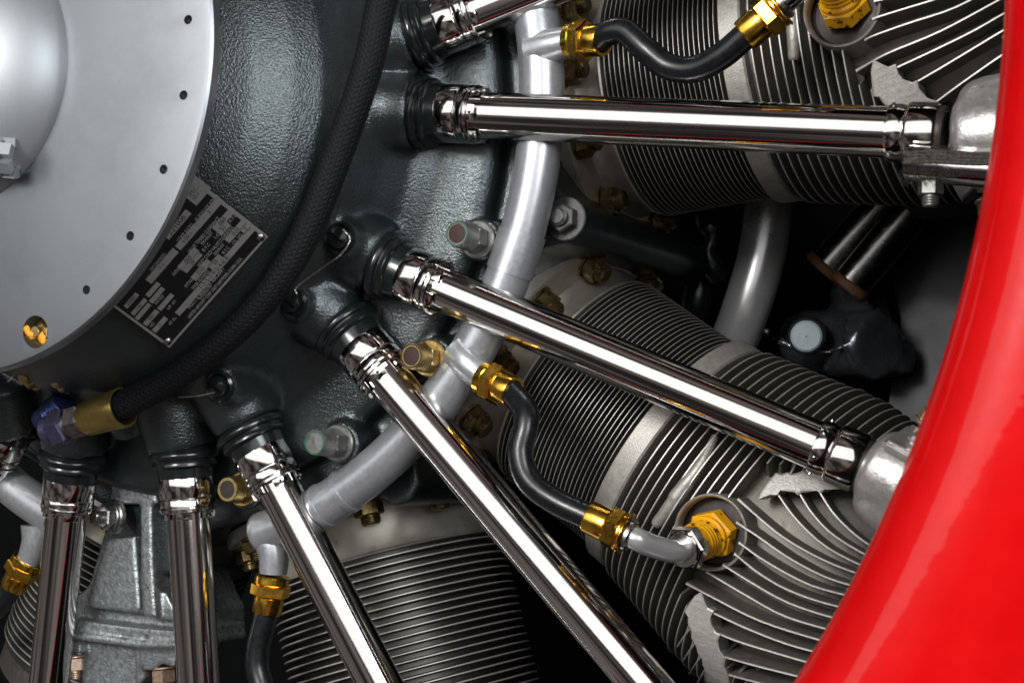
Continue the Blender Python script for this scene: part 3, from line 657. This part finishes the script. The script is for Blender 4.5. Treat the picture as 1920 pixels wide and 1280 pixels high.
# ------------------------------------------------------------------ ignition leads
LG = 'black ignition leads with brass fittings'
def lead(label, start, sdir, hose_px, rad=.0062, ferrule2=None):
    T = Thing('ignition_lead', label, 'hose', start, M, LG)
    m = orient(start, sdir); b = MB()
    b.cyl(.0092, -.001, .0035, m, 32, .06); b.hexa(.0104, .0035, .010, m, .1, .3); b.cyl(.0076, .0095, .011, m, 32)
    T.part('brass_nut', b, 'brass')
    b = MB(); b.lathe([(.0070, .0105), (.0078, .011), (.0078, .0180), (.0074, .0190), (.006, .0190)], 36, m); T.part('brass_ferrule', b, 'brass')
    e = start + Vector(sdir).normalized() * .0165
    P = spline([e] + [hit(*q) for q in hose_px], 70); b = MB(); b.tube(P, rad, 32); T.part('rubber_hose', b, 'hose_rubber')
    return T, P
dA = outA[2] - outA[1]
TA, PA = lead('wavy black ignition lead with brass fittings at the top of the photo', outA[2], hit(1120, 76, -.139) - outA[2], [(1142, 62, -.136), (1172, 60, -.135), (1210, 93, -.135), (1252, 125, -.137), (1302, 130, -.137), (1352, 106, -.135), (1404, 62, -.133)])
TB, PB = lead('curved black ignition lead in the centre leading to the spark plug elbow', outB[2], hit(962, 735, -.138) - outB[2], [(984, 768, -.133), (986, 800, -.13), (976, 850, -.128), (992, 900, -.128), (1040, 938, -.130), (1112, 972, -.132)])
TC, PC = lead('short black ignition lead hanging down at the bottom centre left', hit(511, 1082, HH), hit(500, 1150, HH) - hit(511, 1082, HH), [(494, 1172, HH), (484, 1215, HH), (484, 1260, HH), (505, 1320, HH)])
TD, PD = lead('black ignition lead with bright brass nut at the lower left edge', hit(52, 1050, HH), hit(20, 1110, HH) - hit(52, 1050, HH), [(-8, 1140, HH), (-40, 1160, HH), (-80, 1170, HH)])
def far_end(T, p, d):
    m = orient(p, d); b = MB(); b.lathe([(.006, -.001), (.0074, -.001), (.0078, 0), (.0078, .0090), (.0074, .0095)], 36, m); T.part('brass_ferrule', b, 'brass')
    b = MB(); b.hexa(.0098, .0095, .0160, m, .1, .15); b.cyl(.0094, .0160, .0178, m, 32, .05); b.cyl(.0101, .0178, .0192, m, 32, .05); T.part('brass_nut', b, 'brass')
    b = MB(); b.cyl(.0076, .0190, .0222, m, 28, .1); T.part('sleeve_ring', b, 'steel')
    return p + Vector(d).normalized() * .021
dB = hit(1185, 1006, -.134) - hit(1108, 970, -.132); e = far_end(TB, hit(1106, 969, -.132), dB)
RB = Matrix.Rotation(-math.radians(THETA[1]), 4, 'Z'); tip = RB @ endB
b = MB(); b.tube(spline([e - dB.normalized() * .002, e + dB.normalized() * .004, e.lerp(tip, .5) + (RB @ dpl) * .0045, tip + (RB @ dpl) * .0045 - dB.normalized() * .001, tip - (RB @ dpl) * .002], 30), .0054, 28); TB.part('elbow_pipe', b, 'pipe_metal')
dA2 = hit(1470, 5, -.134) - hit(1404, 62, -.133); e = far_end(TA, hit(1399, 66, -.133), dA2)
RA = Matrix.Rotation(-math.radians(THETA[0]), 4, 'Z'); tipA = RA @ endA
b = MB(); b.tube(spline([e, e + dA2.normalized() * .008, hit(1505, -40, -.130), tipA + (RA @ dplA) * .008 + Vector((-.004, .002, 0)), tipA + (RA @ dplA) * .0035, tipA - (RA @ dplA) * .001], 30), .0056, 24); TA.part('elbow_pipe', b, 'chrome_worn')

# ------------------------------------------------------------------ sump casting
SP = Thing('sump_casting', 'grey rough cast oil sump bracket between two upright chrome tubes', 'casting', hit(235, 1100, -.17))
b = MB()
def pp_(poly, hf, hb):
    if sum((poly[i][0] * poly[(i + 1) % len(poly)][1] - poly[(i + 1) % len(poly)][0] * poly[i][1]) for i in range(len(poly))) > 0: poly = poly[::-1]
    f = [hit(x, y, hf) for x, y in poly]; b.prism([Vector((q.x, q.y, hb)) for q in f], f)
pp_([(205, 930), (292, 930), (300, 1060), (322, 1120), (338, 1150), (338, 1185), (128, 1165), (130, 1130), (165, 1098), (180, 1050), (195, 1000)], -.170, -.23)
pp_([(218, 800), (284, 800), (294, 945), (204, 945)], -.158, -.20)
pp_([(200, 1010), (252, 1005), (262, 1140), (256, 1150), (160, 1138), (172, 1090)], -.1615, -.20)
pp_([(262, 940), (284, 940), (286, 1060), (292, 1158), (266, 1155), (262, 1040)], -.158, -.20)
pp_([(290, 1105), (310, 1110), (330, 1148), (326, 1164), (294, 1160)], -.163, -.20)
pp_([(128, 1162), (160, 1163), (262, 1176), (336, 1182), (336, 1200), (262, 1196), (160, 1182), (128, 1178)], -.160, -.22)
pp_([(126, 1185), (160, 1188), (262, 1202), (336, 1204), (334, 1216), (262, 1216), (160, 1202), (126, 1198)], -.158, -.22)
pp_([(126, 1190), (150, 1192), (150, 1226), (128, 1222)], -.161, -.20)
pp_([(298, 1206), (334, 1208), (326, 1250), (300, 1244), (286, 1256), (262, 1256), (262, 1210)], -.161, -.20)
pp_([(152, 1196), (262, 1206), (264, 1320), (152, 1320)], -.168, -.22)
pp_([(250, 1210), (266, 1210), (270, 1270), (254, 1290)], -.164, -.22)
me = remeshed(b, 'sump_body', SP.base, .0011, 4); SP.part('sump_body', me, 'sump_paint')
for px, py in ((138, 1228), (308, 1248)):
    q = hit(px, py, -.170); hexset(SP, 'sump_nut', q, hit(px + 2, py + 40, -.170) - q, .0072, .0075, 'copper_nut', .0084, (.0045, .005))

# ------------------------------------------------------------------ parts seen dimly behind
b = MB(); b.tube(spline([hit(1462, 300, -.36), hit(1442, 390, -.36), hit(1428, 480, -.36), hit(1402, 570, -.36), (hit(1368, 660, -.365)), hit(1330, 740, -.37)], 40), .0145, 36)
single('intake_pipe', b, 'pipe_metal', 'bent silver intake pipe in shadow between the two right hand cylinders', 'pipe', hit(1420, 500, -.36))
RH = Thing('rear_housing', 'dark glossy casting with round flange deep behind the right hand cylinders', 'casting', hit(1560, 600, -.36))
b = MB(); q = hit(1530, 560, -.375); m = orient(q, Vector((.25, .42, .85))); b.lathe([(.045, -.05), (.034, -.02), (.032, -.004), (.038, -.001), (.040, .002), (.037, .004), (.024, .004), (.0005, .003)], 48, m)
b.tube([hit(1500, 640, -.42), hit(1650, 650, -.38)], .020, 24); b.tube([hit(1600, 540, -.42), hit(1640, 660, -.39)], .016, 24); b.tube([hit(1560, 690, -.42), hit(1700, 665, -.40)], .012, 24)
me = remeshed(b, 'housing_body', RH.base, .0028, 4); RH.part('housing_body', me, 'dark_casting')
b = MB(); q = hit(1512, 630, -.352); m = orient(q, hit(1509, 632, -.33) - q); b.lathe([(.0112, -.03), (.0112, -.004), (.0106, -.001), (.0094, 0), (.0088, -.002)], 36, m); RH.part('plug_socket', b, 'dark_casting')
b = MB(); b.lathe([(.0092, -.006), (.0092, .001), (.008, .0022), (.0004, .0026)], 36, m); RH.part('pale_cap', b, 'pale_plastic')
for i, (x, y, x2, y2) in enumerate(((1548, 505, 1660, 375), (1590, 535, 1705, 395))):
    lab = ('dim chrome tube behind the upper right cylinder, the left one of two', 'dim chrome tube behind the upper right cylinder, the right one of two')[i]
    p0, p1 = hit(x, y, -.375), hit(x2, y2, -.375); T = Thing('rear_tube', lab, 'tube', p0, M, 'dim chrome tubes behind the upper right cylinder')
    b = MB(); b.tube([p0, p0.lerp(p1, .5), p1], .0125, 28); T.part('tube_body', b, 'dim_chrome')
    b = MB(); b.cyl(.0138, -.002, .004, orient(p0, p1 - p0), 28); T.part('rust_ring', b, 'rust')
b = MB(); b.tube(spline([hit(1290, 440, -.40), hit(1312, 500, -.40), hit(1306, 570, -.40), hit(1288, 620, -.41)], 20), .010, 20)
single('rear_pipe', b, 'dark_casting', 'dark pipe almost lost in black shadow left of the silver intake pipe', 'pipe', hit(1300, 520, -.4))

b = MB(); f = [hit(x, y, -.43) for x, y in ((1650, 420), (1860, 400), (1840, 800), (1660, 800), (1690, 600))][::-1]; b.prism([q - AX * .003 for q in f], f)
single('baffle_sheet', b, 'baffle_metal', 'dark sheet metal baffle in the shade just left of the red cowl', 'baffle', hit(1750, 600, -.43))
b = MB(); b.tube(spline([hit(1320, 400, -.37), hit(1336, 440, -.37), hit(1328, 475, -.37), hit(1345, 520, -.38)], 16), lambda u: .006 + .002 * math.sin(9 * u), 16)
single('rear_fitting', b, 'dark_casting', 'small dark knobbly fitting in the shadow below the upper right cylinder base', 'fitting', hit(1330, 450, -.37))
# clamp with matted fluff on the upper rocker box
CL = Thing('tube_clamp', 'fluffy chrome clamp with small bolt under the upper right rocker box', 'clamp', hit(1760, 310, -.138))
p0, p1 = hit(1700, 305, -.136), hit(1900, 322, -.136); b = MB(); b.tube([p0, p0.lerp(p1, .02), p0.lerp(p1, .5), p1], lambda u: .0078 if u > .02 else .0064, 32); CL.part('clamp_tube', b, 'chrome_worn')
b = MB(); 
for i in range(4):
    q0, q1 = hit(1695, 287 + i * 6, -.1285), hit(1890, 289 + i * 7, -.1285); b.tube(spline([q0, q0.lerp(q1, .3) + Vector((0, .0006, .0005)), q0.lerp(q1, .7), q1], 12), .0009, 8)
CL.part('strap_cord', b, 'fuzz')
hexset(CL, 'clamp_bolt', hit(1746, 340, -.136), hit(1745, 380, -.136) - hit(1746, 340, -.136), .0054, .006, 'dull_steel', None, (.0035, .005))
b = MB()
for i in range(420):
    x = random.uniform(1690, 1790); y = random.choice((random.uniform(276, 300), random.uniform(325, 342), random.uniform(276, 342))); q = hit(x, y, -.1275 - random.random() * .003)
    d = Vector((random.gauss(0, 1), random.gauss(0, 1), random.gauss(.3, .6))).normalized() * random.uniform(.0015, .005); e_ = q + d * .5 + Vector((random.gauss(0, .0006), random.gauss(0, .0006), 0))
    b.tube([q, e_, q + d], .00008, 3, False)
o = CL.part('fluff', b, 'fuzz', sharp=False); o['kind'] = 'stuff'

# ------------------------------------------------------------------ cowl
CW = Thing('engine_cowl', 'glossy red painted cowl ring filling the right edge', 'cowl', pol(.47, 30, 0))
b = MB(); b.lathe([(.4712, -.007), (.4701, -.003), (.4700, 0), (.4712, .0045), (.4755, .010), (.483, .0155), (.491, .0178), (.500, .0172), (.514, .0130), (.534, .003), (.562, -.016), (.595, -.044), (.625, -.080), (.65, -.12), (.665, -.2), (.67, -.3)], 150, None, True, math.radians(-86), math.radians(70))
CW.part('cowl_skin', b, 'red_paint')
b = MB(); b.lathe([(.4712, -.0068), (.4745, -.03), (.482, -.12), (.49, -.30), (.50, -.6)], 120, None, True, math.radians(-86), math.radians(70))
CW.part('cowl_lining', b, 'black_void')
